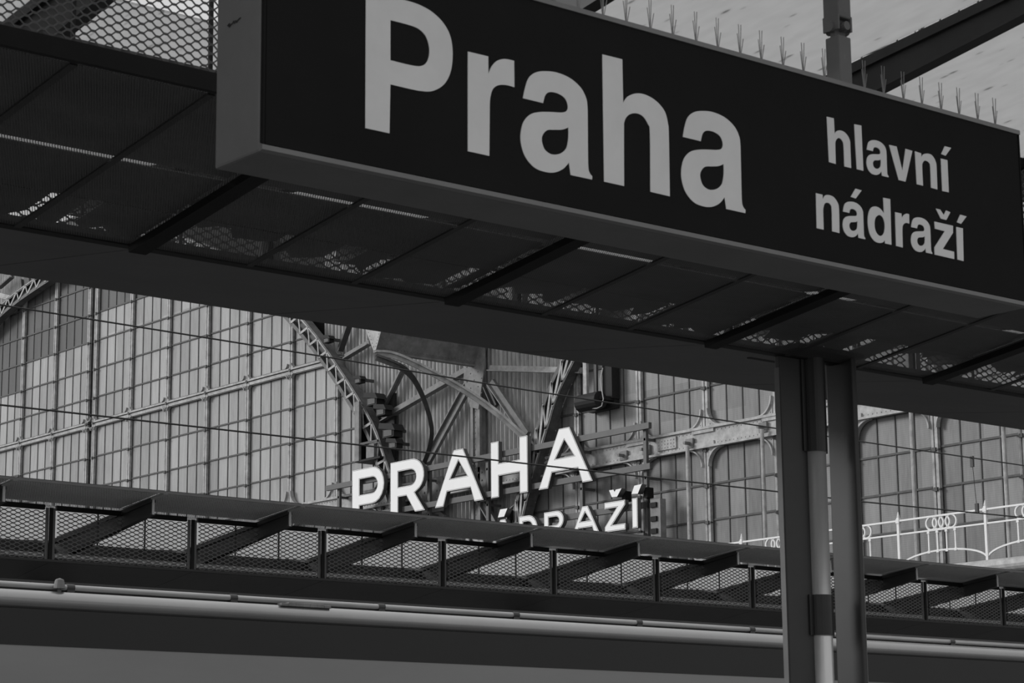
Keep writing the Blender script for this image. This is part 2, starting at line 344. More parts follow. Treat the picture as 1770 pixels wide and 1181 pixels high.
def canopy(root, P, x_first, n, near, up, perf_near, bays_clear=()):
    """butterfly canopy: V soffit on a centre beam, cantilever rafters, glass on top, expanded metal bands"""
    X1 = x_first + n*P
    MB().box((x_first, .5 if perf_near else 0, 3.885 if perf_near else 3.79), (X1, .80 if perf_near else .3, 3.95 if perf_near else 4.285)).build('gutter_beam', M['steel'], root)
    tag(MB().bar((x_first, 0, 3.765), (X1, 0, 3.765), .05, .02).build('valley_strip', M['black'], root))
    proto = []
    def part(mb, name, mt, dx=0, **k):
        o = mb.build(name, mt, root, **k); proto.append((o, dx)); return o
    # soffit, near side
    g = .004
    if perf_near:
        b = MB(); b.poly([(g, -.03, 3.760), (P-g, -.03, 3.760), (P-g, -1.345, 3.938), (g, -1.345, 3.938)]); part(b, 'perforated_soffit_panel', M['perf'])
        b = MB()
        for y0, y1 in ((-1.275, -.685), (-.655, -.30)):
            b.prism([(.02, y0, 3.785-.136*y0), (P-.02, y0, 3.785-.136*y0), (P-.02, y1, 3.785-.136*y1), (.02, y1, 3.785-.136*y1)], (0, 0, .004))
        part(b, 'soffit_liner', M['liner'])
        b = MB()
        b.bar((0, -.02, 3.744), (0, -1.36, 3.926), .075, .03); part(b, 'soffit_rib', M['black'])
        for k in (1, 2):
            b = MB(); b.bar((k*P/3, -.02, 3.757), (k*P/3, -1.34, 3.935), .028, .008); part(b, 'soffit_joint_strip', M['steel'])
    else:
        b = MB(); b.prism([(g, -.02, 3.755), (P-g, -.02, 3.755), (P-g, -1.36, 3.930), (g, -1.36, 3.930)], (0, 0, .012)); part(b, 'soffit_panel', M['soffit'])
    b = MB(); b.prism([(g, .02, 3.755), (P-g, .02, 3.755), (P-g, 1.37, 3.932), (g, 1.37, 3.932)], (0, 0, .012)); part(b, 'soffit_panel', M['soffit'])
    # rafters and roof, at mid bay
    h = P/2
    rf = part(rafter(near, 1.89, up), 'rafter', M['steel'], h)
    ends = [(1, 1.89)] + ([(-1, 1.89)] if near < 2 else [])
    for s, e in ends:
        q = MB().bar((0, s*e, zt(e)+up-.01), (0, s*(e+.22), zt(e+.22)+up-.01), .05, .012)
        q.box((-.012, s*e-.006, zb(e)+up), (.012, s*e+.006, zt(e)+up)); o = q.build('rafter_end', M['galv_lit'], rf)
        pl = MB(); pl.poly([(0, s*1.24, zt(1.24)+up), (P, s*1.24, zt(1.24)+up), (P, s*2.11, zt(2.11)+up), (0, s*2.11, zt(2.11)+up)])
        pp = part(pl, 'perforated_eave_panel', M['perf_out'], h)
        cv = MB(); cv.prism([(.01, s*1.30, zt(1.30)+up+.030), (P-.01, s*1.30, zt(1.30)+up+.030), (P-.01, s*2.10, zt(2.10)+up+.016), (.01, s*2.10, zt(2.10)+up+.016)], (0, 0, .004)); cv.build('eave_cover', M['steel'], pp)
        eb = MB().box((0, s*2.11-.006, zt(2.11)+up-.012), (P, s*2.11+.006, zt(2.11)+up+.012)); eb.build('edge_trim', M['steel_mid'], pp)
    for s, rows in ((1, ((.25, 1.24),)), (-1, ((.0, 1.24),) if near < 2 else ((.0, .72), (.72, near)))):
        for ri, (a, c) in enumerate(rows):
            gl = MB(); e = .012
            gl.prism([(e, s*a, zt(a)+up+.012), (P-e, s*a, zt(a)+up+.012), (P-e, s*c, zt(c)+up+.012), (e, s*c, zt(c)+up+.012)], (0, 0, .008))
            part(gl, 'roof_glass_pane', M['frosted'], h)
    # expanded metal bands both sides
    for s in (-1, 1):
        cw, ch, t = ((.092, .0385*2, .0075) if not (perf_near and s < 0) else (.058, .0305*2, .0048))
        em = expanded(P, 3.955, 4.41, cw, ch*.5, t)
        for i, v in enumerate(em.v): em.v[i] = (v[0], v[1]+s*1.37, v[2])
        part(em, 'expanded_metal_panel', M['expanded'])
        q = MB()
        for dx in (-.034, .034): q.box((dx-.016, s*1.352-.003, 3.95), (dx+.016, s*1.352+.003, 4.43))
        part(q, 'mesh_post', M['steel_mid']); q = MB().box((-.018, s*1.365-.006, 3.94), (.018, s*1.365+.006, 4.43)); q.build('dark_gap_bar', M['black'], proto[-1][0])  # black bar put in to darken the gap between the strips
        q = MB().box((.06, s*1.335-.02, 3.975), (P-.06, s*1.335+.02, 4.015)); part(q, 'mesh_bottom_rail', M['galv_lit'] if not perf_near else M['steel_mid'])  # far canopy's rail paler: its skylit look put into the colour
        q = MB().box((.06, s*1.345-.015, 4.41), (P-.06, s*1.345+.015, 4.455)); part(q, 'mesh_top_rail', M['black'])
        for k in (1, 2):
            q = MB().box((k*P/3-.006, s*1.33-.006, 4.01), (k*P/3+.006, s*1.33+.006, 4.41)); part(q, 'mesh_stiffener', M['steel'])
        q = MB().box((.0, s*1.362-.012, 3.935), (P, s*1.362+.012, 3.957 if not (perf_near and s < 0) else 3.998)); part(q, 'soffit_edge_angle', M['black'] if perf_near else M['steel'])
    if perf_near:
        rnd = random.Random(5)
        for k in range(n):
            b = MB()
            for j in range(3):
                xs = [x_first+k*P+P*j/3+.02+(P/3-.04)*i/8 for i in range(9)]
                m0 = rnd.choice((-.05, -.08, -.15, -.22, -.26)); ed = [min(-.045, max(-.30, m0+rnd.uniform(-.07, .07))) for _ in xs]
                for i in range(8):
                    if rnd.random() < .12: continue
                    z_ = lambda y: 3.778-.136*y
                    b.prism([(xs[i], -.31, z_(-.31)), (xs[i+1], -.31, z_(-.31)), (xs[i+1], ed[i+1], z_(ed[i+1])), (xs[i], ed[i], z_(ed[i]))], (0, 0, .003))
            tag(b.build('patch_blocker', M['liner'], root), kind='stuff')  # added ragged sheet strips, shaped to leave bright patches behind the perforations
    for k in range(n):
        for o, dx in proto:
            loc = (x_first + k*P + dx, 0, 0)
            if k == 0: o.location = loc; q = o
            else: q = inst(o, root, loc)
            if q.name.startswith('roof_glass_pane') and (k, o.name) in bays_clear:
                q.data = q.data.copy(); q.data.materials[0] = M['clear']
P1, Y1 = 1.525, 7.6
c1 = empty('platform_canopy', (0, Y1, 0), 'near dark platform canopy with perforated soffit, hanging over the black name board', 'platform canopy', 'platform canopies')
canopy(c1, P1, 4.44-4*P1, 10, 2.9, .03, True)
P2, Y2 = 1.51, 20.37
c2 = empty('platform_canopy', (0, Y2, 0), 'far platform canopy with a hexagonal mesh band and perforated eave plates, above the train roof', 'platform canopy', 'platform canopies')
canopy(c2, P2, 10.30-4*P2, 15, 1.89, 0.0, False)
# clear glass where the open sky shows through the near roof
for o in c1.children:
    if o.name.startswith('roof_glass_pane') and abs(o.location.x - (4.44-P1/2)) < .05:
        ys = [v.co.y for v in o.data.vertices]
        if min(ys) < -1.5: o.data = o.data.copy(); o.data.materials[0] = M['clear']
# ---------------------------------------------------------------- columns
def column(label, loc):
    t = empty('canopy_column', loc, label, 'column', 'canopy columns')
    # local: x along the platform, y across, z up; stands on z = 0
    MB().box((-.285, -.0, .0), (-.105, .034, 3.78)).build('column_fin', M['column'], t, bevel=.006)
    MB().box((-.289, .004, .0), (-.285, .034, 3.70)).build('lit_edge_strip', M['steel_mid'], t)  # paler strip: the light on this side put into its colour
    MB().box((.10, -.11, .0), (.134, .06, 3.80)).build('column_fin', M['column'], t, bevel=.006)
    MB().box((-.31, -.15, 0), (.30, .22, .02)).build('base_plate', M['column'], t)
    pp = MB().tube([(-.062, .0, .02), (-.062, .0, 3.79)], .053, 28).build('drainpipe', M['pipe'], t, smooth=False)
    for p in pp.data.polygons: p.use_smooth = len(p.vertices) == 4
    for z0, z1 in ((3.31, 3.785), (2.435, 2.625), (1.2, 1.39)):
        c = MB().tube([(-.062, 0, z0), (-.062, 0, z1)], .060, 28)
        for s in (-1, 1): c.box((-.062+s*.07-.012, -.008, z0), (-.062+s*.07+.012, .008, z1))
        o = c.build('pipe_collar', M['column'], pp)
    MB().box((-.29, -.13, 3.775), (.17, .21, 3.80)).build('head_plate', M['black'], t)
    return t
col1 = column('dark steel column with a silver drainpipe, rising in front of the letters and the train', (8.255, 7.6, 0))
for x, y, lb in ((8.255-4*P1, 7.6, 'dark steel column of the near canopy left of the name board'), (8.255+4*P1, 7.6, 'dark steel column of the near canopy, further along to the right'),
             (11.06, 20.3, 'dark column of the far canopy behind the train, left end'), (11.06+4*P2, 20.3, 'dark column of the far canopy behind the train, right end')):
    o = copy_tree(col1, (x, y, 0)); o['label'] = lb
# ---------------------------------------------------------------- name board
Z0, Z1, XA, XB, YS, YB = 3.41, 4.085, 3.43, 6.77, 5.2, 5.44
sg = empty('station_name_board', (XA, YS, Z0), 'long black station name board with grey lettering Praha hlavní nádraží', 'station sign')
def loc_sg(o): o.location = (-XA, -YS, -Z0); return o
loc_sg(MB().box((XA, YS+.012, Z0), (XB, YB, Z1)).build('cabinet', M['sign_box'], sg, bevel=.008))
loc_sg(MB().box((XA+.012, YS, Z0+.022), (XB-.012, YS+.014, Z1-.020)).build('face_panel', M['sign_face'], sg))
loc_sg(MB().prism([(XA, YS-.004, Z0+.004), (XA, YS-.004, Z0+.018), (XA, YS+.014, Z0+.026), (XA, YS+.014, Z0)], (XB-XA, 0, 0)).build('bottom_trim', M['sign_trim'], sg))
loc_sg(MB().prism([(XA, YS-.004, Z1-.020), (XA, YS-.004, Z1-.004), (XA, YS+.02, Z1+.004), (XA, YS+.02, Z1-.024)], (XB-XA, 0, 0)).build('top_trim', M['sign_trim'], sg))
for x in (XA+.003, XB-.009): loc_sg(MB().box((x, YS-.002, Z0+.01), (x+.006, YS+.013, Z1-.01)).build('end_trim', M['sign_face'], sg))
def put(name, key, s=1, u0=None, z0=None, pre=None):
    loops = [crv([(p[0]/1000, p[1]/1000, p[2]) for p in L]) for L in GLY[key]]
    mu = min(p[0] for L in loops for p in L)
    if u0 is not None: loops = [[((p[0]-mu)*s+u0, (p[1]-3.535)*s+z0) for p in L] for L in loops]
    return loc_sg(glyph(name, loops, M['sign_letter'], sg, lambda u, v, d: (u, YS-.002+d, v), .003))
L = 'letter'
put(L, 'P'); put(L, 'r'); put(L, 'a2', 1, 4.359, 3.535); put(L, 'h'); put(L, 'a2')
sa = .388
put(L, 'h2'); put(L, 'l'); put(L, 'a2', sa, 5.916, 3.7765); put(L, 'v'); put(L, 'n')
o = put(L, 'i'); put('acute_accent', 'ac')
put(L, 'n2'); put(L, 'a2', sa, 5.782, 3.534); put('acute_accent', 'ac2'); put(L, 'd'); put(L, 'r2'); put(L, 'a2', sa, 6.131, 3.534)
put(L, 'z'); put('caron', 'car'); put(L, 'i2'); put('acute_accent', 'ac3')
# scribble on the left end
g = MB()
sx = [(0, 0), (.012, .006), (.02, -.002), (.012, -.01), (.004, -.004), (.03, .0), (.036, .008), (.04, -.004), (.048, .006), (.052, -.005), (.06, .004), (.075, .008)]
g.tube([(XA-.0015, YB-.06-.9*a, 3.82+.7*b) for a, b in sx], .0016, 4); loc_sg(g.build('pen_scribble', M['steel'], sg))
# hangers
for hx in (5.875, 4.15):
    hy = 5.27
    h = MB().box((hx-.032, hy-.032, Z1-.02), (hx+.032, hy+.032, 4.27)).build('hanger', M['sign_box'], sg, bevel=.005); loc_sg(h)
    u = MB().box((hx-.034, hy-.036, 4.335), (hx+.034, hy+.036, 4.64)); u.build('hanger_head', M['sign_box'], h, bevel=.006)
    c = MB().box((hx-.026, hy-.012, 4.25), (hx+.026, hy+.012, 4.36)); c.tube([(hx-.045, hy-.0, 4.305), (hx+.045, hy, 4.305)], .02, 12)
    c.tube([(hx, hy-.045, 4.305), (hx, hy+.045, 4.305)], .016, 12); c.box((hx-.036, hy-.036, 4.29), (hx-.028, hy+.036, 4.345)); c.box((hx+.028, hy-.036, 4.29), (hx+.036, hy+.036, 4.345))
    c.build('clevis', M['sign_box'], h)
# bird spikes along the top
for k in range(16):
    b = MB(); x = XA+.04+k*.205
    b.box((x, YS+.035, Z1), (x+.2, YS+.065, Z1+.004))
    for q in (0.05, .15):
        for i, (dx, dy, hh) in enumerate(((-.003, -.012, .115), (.004, .010, .125), (-.010, -.004, .085), (.014, .004, .075))):
            b.tube([(x+q, YS+.05, Z1), (x+q+dx*1.5, YS+.05+dy, Z1+hh)], .0018, 4)
    loc_sg(b.build('bird_spike_strip', M['rail'], sg))
# ---------------------------------------------------------------- train
YT = 14.6
tr = empty('train_car', (0, YT+1.43, GZ+.16), 'pale grey train car with a dark band under its rounded roof edge', 'train')
def lt(o): o.location = (0, -(YT+1.43), -(GZ+.16)); return o
XT0, XT1 = -6.0, 30.5
def strip(prof, name, mt, smooth=True):
    b = MB(); n = len(prof)
    for x in (XT0, XT1): b.v += [(x, y, z) for y, z in prof]
    for i in range(n-1): b.f.append((i, i+1, n+i+1, n+i))
    return lt(b.build(name, mt, tr, smooth=smooth))
W = 2.86
lt(MB().box((XT0, YT+.02, .12), (XT1, YT+W-.02, 2.80)).build('body_shell', M['train_grey'], tr))
strip([(YT, .10), (YT, 2.808)], 'side_panel', M['train_grey'])
strip([(YT-.002, 2.808), (YT-.002, 3.06)], 'dark_band', M['train_dark'])
arc = [(YT+.075-.082*math.cos(R(a)), 3.124+.078*math.sin(R(a))) for a in range(-58, 66, 6)] + [(YT+.14, 3.204)]
strip(arc, 'roof_edge', M['train_roof'])
rp = [(YT+.14, 3.204), (YT+.5, 3.245), (YT+1.0, 3.27), (YT+1.43, 3.275)]; rp += [(2*YT+W-y, z) for y, z in reversed(rp[:-1])]
rp += [(2*YT+W-y, z) for y, z in reversed(arc[:-1])] + [(YT+W, .1)]
strip(rp, 'roof', M['train_roof'])
for x in (XT0, XT1):
    e = MB(); pr = [(YT, .1)] + arc + rp[1:]; e.poly([(x, y, z) for y, z in pr]); lt(e.build('end_wall', M['train_grey'], tr))
gp = lt(MB().tube([(XT0, YT+.10, 3.232), (XT1, YT+.10, 3.232)], .021, 14).build('gutter_pipe', M['rail_pipe'], tr, smooth=True))
lt(MB().box((XT0, YT+.135, 3.20), (XT1, YT+.15, 3.275)).build('roof_seam', M['rubber'], tr))
for k in range(-5, 16):
    x = 8.13+k*1.362
    c = MB().tube([(x-.03, YT+.10, 3.232), (x+.03, YT+.10, 3.232)], .0265, 12); c.box((x-.03, YT+.08, 3.19), (x+.03, YT+.11, 3.22)); c.build('pipe_clip', M['rubber'], gp)
an = lt(MB().tube([(8.02, YT+.05, 3.19), (8.02, YT+.05, 3.215), (8.02, YT+.05, 3.216), (8.02, YT+.05, 3.275), (8.02, YT+.05, 3.282), (8.02, YT+.05, 3.290)], [.014, .014, .045, .032, .026, .004], 14).build('roof_antenna', M['hall_iron'], tr))
q = MB()
for i in range(7): q.box((9.86+i*.065, YT+.0, 3.185), (9.86+(i+1)*.065, YT+.06, 3.207+(.008 if 0 < i < 6 else 0)))
lt(q.build('roof_fitting', M['hall_iron'], tr, bevel=.004))
for bx in (-2.5, 13.5, 27.5):
    bg_ = lt(MB().box((bx-1.6, YT+.3, -.42), (bx+1.6, YT+W-.3, .08)).build('bogie', M['black'], tr))
    for wx in (-1.2, 1.2):
        for yy in (YT+1.45-.75, YT+1.45+.69):
            MB().tube([(bx+wx, yy-.06, -.22), (bx+wx, yy+.06, -.22)], .42, 24).build('wheel', M['rail'], bg_)
# ---------------------------------------------------------------- overhead wires
YW = 12.3
def wire(py):
    return [tuple(on_plane(1, YW, x, y)) for x, y in py]
def wext(p):
    a, b = Vector(p[0]), Vector(p[-1]); d0 = (Vector(p[0])-Vector(p[1])).normalized(); d1 = (Vector(p[-1])-Vector(p[-2])).normalized()
    return [tuple(a+d0*8)] + p + [tuple(b+d1*9)]
tag(MB().tube(wext(wire(((0, 527), (600, 623), (850, 665), (1343, 741), (1485, 763), (1770, 805)))), .0055, 6).build('messenger_wire', M['wire']),
    'upper of the two dark overhead wires crossing the glass hall front', 'overhead wire')
cw = tag(MB().tube(wext(wire(((0, 700), (600, 767), (850, 795), (1343, 850), (1485, 867), (1770, 895)))), .006, 6).build('contact_wire', M['wire']),
    'lower of the two dark overhead wires, passing in front of the white letters', 'overhead wire')
dr = MB(); a = on_plane(1, YW, 1680, 793); b = on_plane(1, YW, 1689, 883)
dr.tube([a, b], .0028, 5); dr.bar(a+Vector((0,0,.02)), a-Vector((0,0,.07)), .03, .02); dr.bar(b+Vector((0,0,.06)), b-Vector((0,0,.02)), .03, .02)
tag(dr.build('wire_dropper', M['wire']), 'short dropper with clamps linking the two overhead wires at the far right', 'dropper')
# ---------------------------------------------------------------- glazed gable of the train hall
XF = 37.0; YC = 46.2
hall = empty('train_hall', (XF, YC, GZ), 'old iron and wired glass gable of the train hall with riveted arches and corrugated centre', 'station building')
def lh(o, off=(0,0,0)): o.location = (-XF, -YC, -GZ); return o
def F(px, py, x=XF): return on_plane(0, x, px, py)
ARC = [(76.5,16.6),(72.34,18.6),(68.89,19.40),(65,19.75),(61,19.3),(57,17.75),(53.31,15.28),(50.35,12.31),(49.5,10.95),(48.8,9.5),(48.25,8),(47.9,6.2)]
def catmull(P, k=5):
    o = []
    for i in range(len(P)-1):
        p0, p1, p2, p3 = P[max(i-1,0)], P[i], P[i+1], P[min(i+2, len(P)-1)]
        for j in range(k):
            t = j/k; o.append(tuple(.5*((2*p1[c])+(-p0[c]+p2[c])*t+(2*p0[c]-5*p1[c]+4*p2[c]-p3[c])*t*t+(-p0[c]+3*p1[c]-3*p2[c]+p3[c])*t**3) for c in range(2)))
    return o + [P[-1]]
CL = catmull(ARC); CR = [(2*YC-y, z) for y, z in CL]
BOT = 6.2
def clip(poly, A, sgn):
    """keep what lies under the arch line A; sgn=+1 for the left hall, -1 for the right one"""
    for a, b in zip(A, A[1:]):
        nx, nz = (b[1]-a[1])*sgn, -(b[0]-a[0])*sgn
        # inside: towards the hall's own middle and down
        o = []
        for i in range(len(poly)):
            p, q = poly[i], poly[(i+1) % len(poly)]
            dp = -((p[0]-a[0])*nx + (p[1]-a[1])*nz); dq = -((q[0]-a[0])*nx + (q[1]-a[1])*nz)
            if dp >= 0: o.append(p)
            if (dp > 0) != (dq > 0) and abs(dp-dq) > 1e-9:
                t = dp/(dp-dq); o.append((p[0]+(q[0]-p[0])*t, p[1]+(q[1]-p[1])*t))
        poly = o
        if len(poly) < 3: return []
    return poly
def rect(y0, y1, z0, z1): return [(y0,z0),(y1,z0),(y1,z1),(y0,z1)]
M['pane_left'] = pane_mat('wired_glass_pale', .21, .50, 54.31-.1, .5588, 12.13, .98)
M['pane_right'] = pane_mat('wired_glass_grey', .08, .30, 39.79-.1, .555, 9.0, .82)  # lower tone range than the left panes
M['pane_dark'] = pane_mat('wired_glass_dark', .07, .13, 68.19-.1, .5588, 12.13, .98)
rows_L = [6.2,7.36,8.18,9.0,9.83,10.28,11.2,12.13,13.12,14.08,14.26,15.06,16.0,16.93,17.85,18.8,19.9]
rows_R = [6.2,7.36,8.18,9.0,9.83,10.28,11.26,12.24,13.2,14.17,15.1,16.0,16.93,17.85,18.8,19.9]
def bay(ya, yb, rows, A, sgn, mt, band):
    """one glazed bay between two mullions; ya < yb"""
    pn = MB(); dk = MB(); br = MB(); n = 4; w_ = (yb-ya)/n
    for i in range(len(rows)-1):
        z0, z1 = rows[i], rows[i+1]
        if (abs(z0-9.83) < .01) or (band and abs(z0-14.08) < .01): continue
        for j in range(n):
            pp = clip(rect(ya+j*w_, ya+(j+1)*w_, z0, z1), A, sgn)
            if not pp: continue
            ym = ya+(j+.5)*w_; zm = (z0+z1)/2
            tgt = dk if (sgn > 0 and ((zm > 17.1 and ym > 66.0) or (zm > 16.1 and ym > 70.6) or (zm > 18.0 and ym > 61))) else pn
            if z0 < 9.83 and sgn > 0: tgt = pn
            pts = [(XF, y, z) for y, z in pp]
            if sgn: tgt.prism(pts, (.02, 0, 0))
        for z in (z1,):
            pp = clip(rect(ya, yb, z-.022, z+.022), A, sgn)
            if pp: br.prism([(XF-.03, y, z) for y, z in pp], (.03, 0, 0))
    for j in range(n+1):
        for z0, z1 in zip(rows, rows[1:]):
            pp = clip(rect(ya+j*w_-.013, ya+j*w_+.013, z0, z1), A, sgn)
            if pp and not abs(z0-9.83) < .01: br.prism([(XF-.02, y, z) for y, z in pp], (.02, 0, 0))
    o = None
    if pn.v: o = lh(pn.build('glazing', mt, hall))
    if dk.v: d = lh(dk.build('glazing', M['pane_dark'], hall)); d['label'] = 'dark glazing'; o = o or d
    if o and br.v:
        b = br.build('glazing_bars', M['bar_dark'], o)
def mullion(y, z0, z1, rows, wide=.20):
    b = MB(); k = wide/.2
    b.box((XF-.10, y-.085*k, z0), (XF+.0, y-.012*k, z1)); b.box((XF-.10, y+.022*k, z0), (XF+.0, y+.085*k, z1)); b.box((XF-.05, y-.09*k, z0), (XF+.01, y+.09*k, z1))
    o = lh(b.build('mullion', M['hall_iron_light'], hall))
    d = MB()
    for s in (-1, 1): d.box((XF-.02, y+s*.10*k-.010, z0), (XF+.0, y+s*.10*k+.010, z1))
    for z in rows:
        if z0 < z-.1 < z1-.2:
            d.box((XF-.14, y-.045, z-.10), (XF-.09, y+.045, z-.02)); d.box((XF-.12, y-.11*k, z-.075), (XF-.05, y+.11*k, z-.045))
    d.build('mullion_clips', M['bar_dark'], o)
def arch_z(y, A, sgn):
    for a, b in zip(A, A[1:]):
        lo, hi = min(a[0], b[0]), max(a[0], b[0])
        if lo <= y <= hi and hi > lo: return a[1] + (b[1]-a[1])*(y-a[0])/(b[0]-a[0])
    return BOT
ml = [52.08+2.235*i for i in range(7)]           # 52.08 ... 65.49
ml2 = [65.95, 68.19, 70.43, 72.67, 74.9]
def run(ys, rows, A, sgn, mt, band):
    for a, b in zip(ys, ys[1:]): bay(a+.09, b-.09, rows, A, sgn, mt, band)
    for y in ys:
        z = arch_z(y, A, sgn)
        if z > BOT+.4: mullion(y, BOT, z-.1, rows)
run([49.85]+ml, rows_L, CL, 1, M['pane_left'], True); run(ml2, rows_L, CL, 1, M['pane_left'], True)
bay(47.9, 49.76, rows_L, CL, 1, M['pane_left'], True)
lh(MB().box((XF-.02, 65.55, BOT), (XF+.06, 65.86, 19.8)).build('downpipe_recess', M['black'], hall))
mr_ = [39.79-2.22*i for i in range(-1, 9)]
run(sorted(mr_), rows_R, CR, -1, M['pane_right'], False)
bay(42.1, 44.3, rows_R, CR, -1, M['pane_right'], False)
# purlin band and riveted girder
def band(y0, y1, z, name='purlin_band'):
    b = MB(); b.box((XF-.09, y0, z-.085), (XF, y1, z+.005)); b.box((XF-.13, y0, z+.03), (XF, y1, z+.085)); b.box((XF-.04, y0, z), (XF, y1, z+.04))
    o = lh(b.build(name, M['hall_iron_light'], hall)); d = MB()
    for zz in (z-.105, z+.105, z+.018): d.box((XF-.08, y0, zz-.012), (XF, y1, zz+.012))
    d.build('band_seams', M['bar_dark'], o)
band(51.9, 65.5, 14.17); band(65.9, 75.0, 14.17)
def fillet(y, z, sy, sz, r, t_=.035):
    pts = []; fil = MB()
    for i in range(9):
        t = i/8*math.pi/2; pts.append((XF-.10, y+sy*(r-r*math.cos(t)), z+sz*(r-r*math.sin(t))))
    fil.sweep(pts, (1, 0, 0), .12, t_)
    cor = [(XF-.11, y, z)] + [(XF-.11, b_, c_) for a_, b_, c_ in pts]
    if sy*sz < 0: cor.reverse()
    fil.prism(cor, (.03, 0, 0))
    if r > .3:
        for i in range(3): fil.rivet((XF-.11, y+sy*.06, z+sz*(.06+i*.1)), (-1, 0, 0), .018)
    lh(fil.build('corner_gusset', M['hall_iron_light'], hall))
for y in ml+ml2:
    for s in (-1, 1):
        for sz in (-1, 1): fillet(y+s*.10, 14.17+sz*.10, s, sz, .12, .02)
gd = MB(); y0g, y1g = 18.0, 60.0
gd.box((XF-.16, y0g, 9.83), (XF, y1g, 10.28)); gd.box((XF-.22, y0g, 10.24), (XF-.1, y1g, 10.30)); gd.box((XF-.22, y0g, 9.81), (XF-.1, y1g, 9.86))
gd.box((XF-.20, 38.45, 9.93), (XF-.1, 39.1, 10.20))
y = 20.0
while y < 58:
    for z in (9.90, 10.19): gd.rivet((XF-.16, y, z), (-1, 0, 0), .017)
    y += .125
for i in range(6):
    for z in (9.98, 10.06, 10.14): gd.rivet((XF-.20, 38.52+i*.10, z), (-1, 0, 0), .018)
for y in mr_: gd.box((XF-.20, y-.35, 9.84), (XF-.1, y+.35, 9.95)); gd.box((XF-.20, y-.35, 10.16), (XF-.1, y+.35, 10.27))
girder = lh(gd.build('riveted_girder', M['hall_iron_light'], hall))
for y in mr_+[52.08, 54.31, 49.85]:
    for s in (-1, 1):
        for z, sz in ((10.30, 1), (9.81, -1)): fillet(y+s*.10, z, s, sz, .42)
gb = MB()
for px, py in ((1079, 788), (1118, 778), (1193, 767), (1320, 739)):
    p = F(px, py, XF-.2); gb.box((XF-.24, p.y-.12, p.z-.11), (XF-.18, p.y+.12, p.z+.11)); gb.box((XF-.40, p.y-.035, p.z-.03), (XF-.2, p.y+.035, p.z+.03))
gb.build('girder_brackets', M['hall_iron'], girder)
for px, pa, pb in ((1188, (1188, 770), (1194, 940)), (1317, (1317, 742), (1324, 935)), (1575, (1574, 700), (1585, 900)), (1735, (1733, 720), (1742, 880))):
    a = F(pa[0], pa[1], XF-.35); b = F(pb[0], pb[1], XF-.35); lh(MB().tube([a, (a.x, a.y, 6.3)], .045, 8).build('hanging_rod', M['hall_iron_light'], hall))
# corrugated cladding
def corrugated(y0, y1, z0, z1, pitch, amp, x, name, clipf=None):
    b = MB(); n = int((y1-y0)/pitch*6)
    for i in range(n+1):
        y = y0 + (y1-y0)*i/n; xx = x + amp*max(-.75, min(.75, 1.3*math.sin(2*math.pi*(y-y0)/pitch)))/.75 + (.012 if int((y-y0)/.95) % 2 else 0)
        b.v += [(xx, y, z0), (xx, y, z1), (xx+.02, y, z0), (xx+.02, y, z1)]
    for i in range(n):
        q = i*4; b.f.append((q, q+1, q+5, q+4)); b.f.append((q+2, q+6, q+7, q+3))
    return lh(b.build(name, M['corr'], hall))
corrugated(41.05, 53.0, 10.3, 17.6, .165, .055, XF+.14, 'corrugated_cladding')
corrugated(43.0, 49.6, 6.2, 10.3, .165, .055, XF+.14, 'corrugated_cladding')
corrugated(64.0, 77.0, 17.4, 21.5, .10, .022, XF+.14, 'corrugated_cladding')
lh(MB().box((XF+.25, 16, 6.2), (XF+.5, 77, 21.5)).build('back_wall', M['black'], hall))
lh(MB().box((XF-.1, 16, 5.6), (XF+.6, 77, 6.2)).build('lintel', M['stone'], hall))
for y in (17, 32.0, 46.2, 60.5, 76): lh(MB().box((XF-.2, y-.8, GZ), (XF+.8, y+.8, 5.6)).build('stone_pier', M['stone'], hall, bevel=.04))
# arch trusses: two chords laced with flat bars
def truss(A, sgn, i0, i1, hw=.17):
    pts = A[i0:i1]; b = MB(); lace = MB(); L_, R_ = [], []
    for i, p in enumerate(pts):
        q = pts[min(i+1, len(pts)-1)]; r = pts[max(i-1, 0)]; d = Vector((q[0]-r[0], q[1]-r[1])).normalized(); nn = Vector((-d[1], d[0]))
        L_.append((XF-.30, p[0]+nn[0]*hw, p[1]+nn[1]*hw)); R_.append((XF-.30, p[0]-nn[0]*hw, p[1]-nn[1]*hw))
    for c in (L_, R_): b.sweep(c, (1, 0, 0), .30, .05); b.sweep([(x-.15, y, z) for x, y, z in c], (1, 0, 0), .02, .11)
    o = lh(b.build('arch_truss', M['truss'], hall))
    # resample for lacing
    def res(c, st):
        o_ = [Vector(c[0])]; acc = 0
        for a, q in zip(c, c[1:]):
            a = Vector(a); q = Vector(q); l = (q-a).length; t = st-acc
            while t < l: o_.append(a+(q-a)*t/l); t += st
            acc = l-(t-st)
        return o_
    l1, l2 = res(L_, .62), res(R_, .62)
    for i in range(min(len(l1), len(l2))-1):
        for xx in (-.165, .13):
            lace.bar(l1[i]+Vector((xx,0,0)), l2[i+1]+Vector((xx,0,0)), .07, .02, (1,0,0)); 
            lace.bar(l2[i]+Vector((xx,0,0)), l2[i+1]+Vector((xx,0,0)), .03, .02, (1,0,0))
            lace.bar(l1[i]+Vector((xx,0,0)), l2[i]+Vector((xx,0,0)), .045, .02, (1,0,0))
        for q in (l1[i], l2[i]): lace.rivet(q+Vector((-.165,0,0)), (-1,0,0), .03)
    lace.build('truss_lacing', M['hall_iron_light'], o)
    s = MB()
    s.sweep([((a[0]), (a[1]+c[1])/2, (a[2]+c[2])/2) for a, c in zip(L_, R_)], (1, 0, 0), .04, .24); s.build('truss_web', M['hall_iron_dark'], o)
nA = len(CL)
truss(CL, 1, 0, nA); truss(CR, -1, 0, nA)
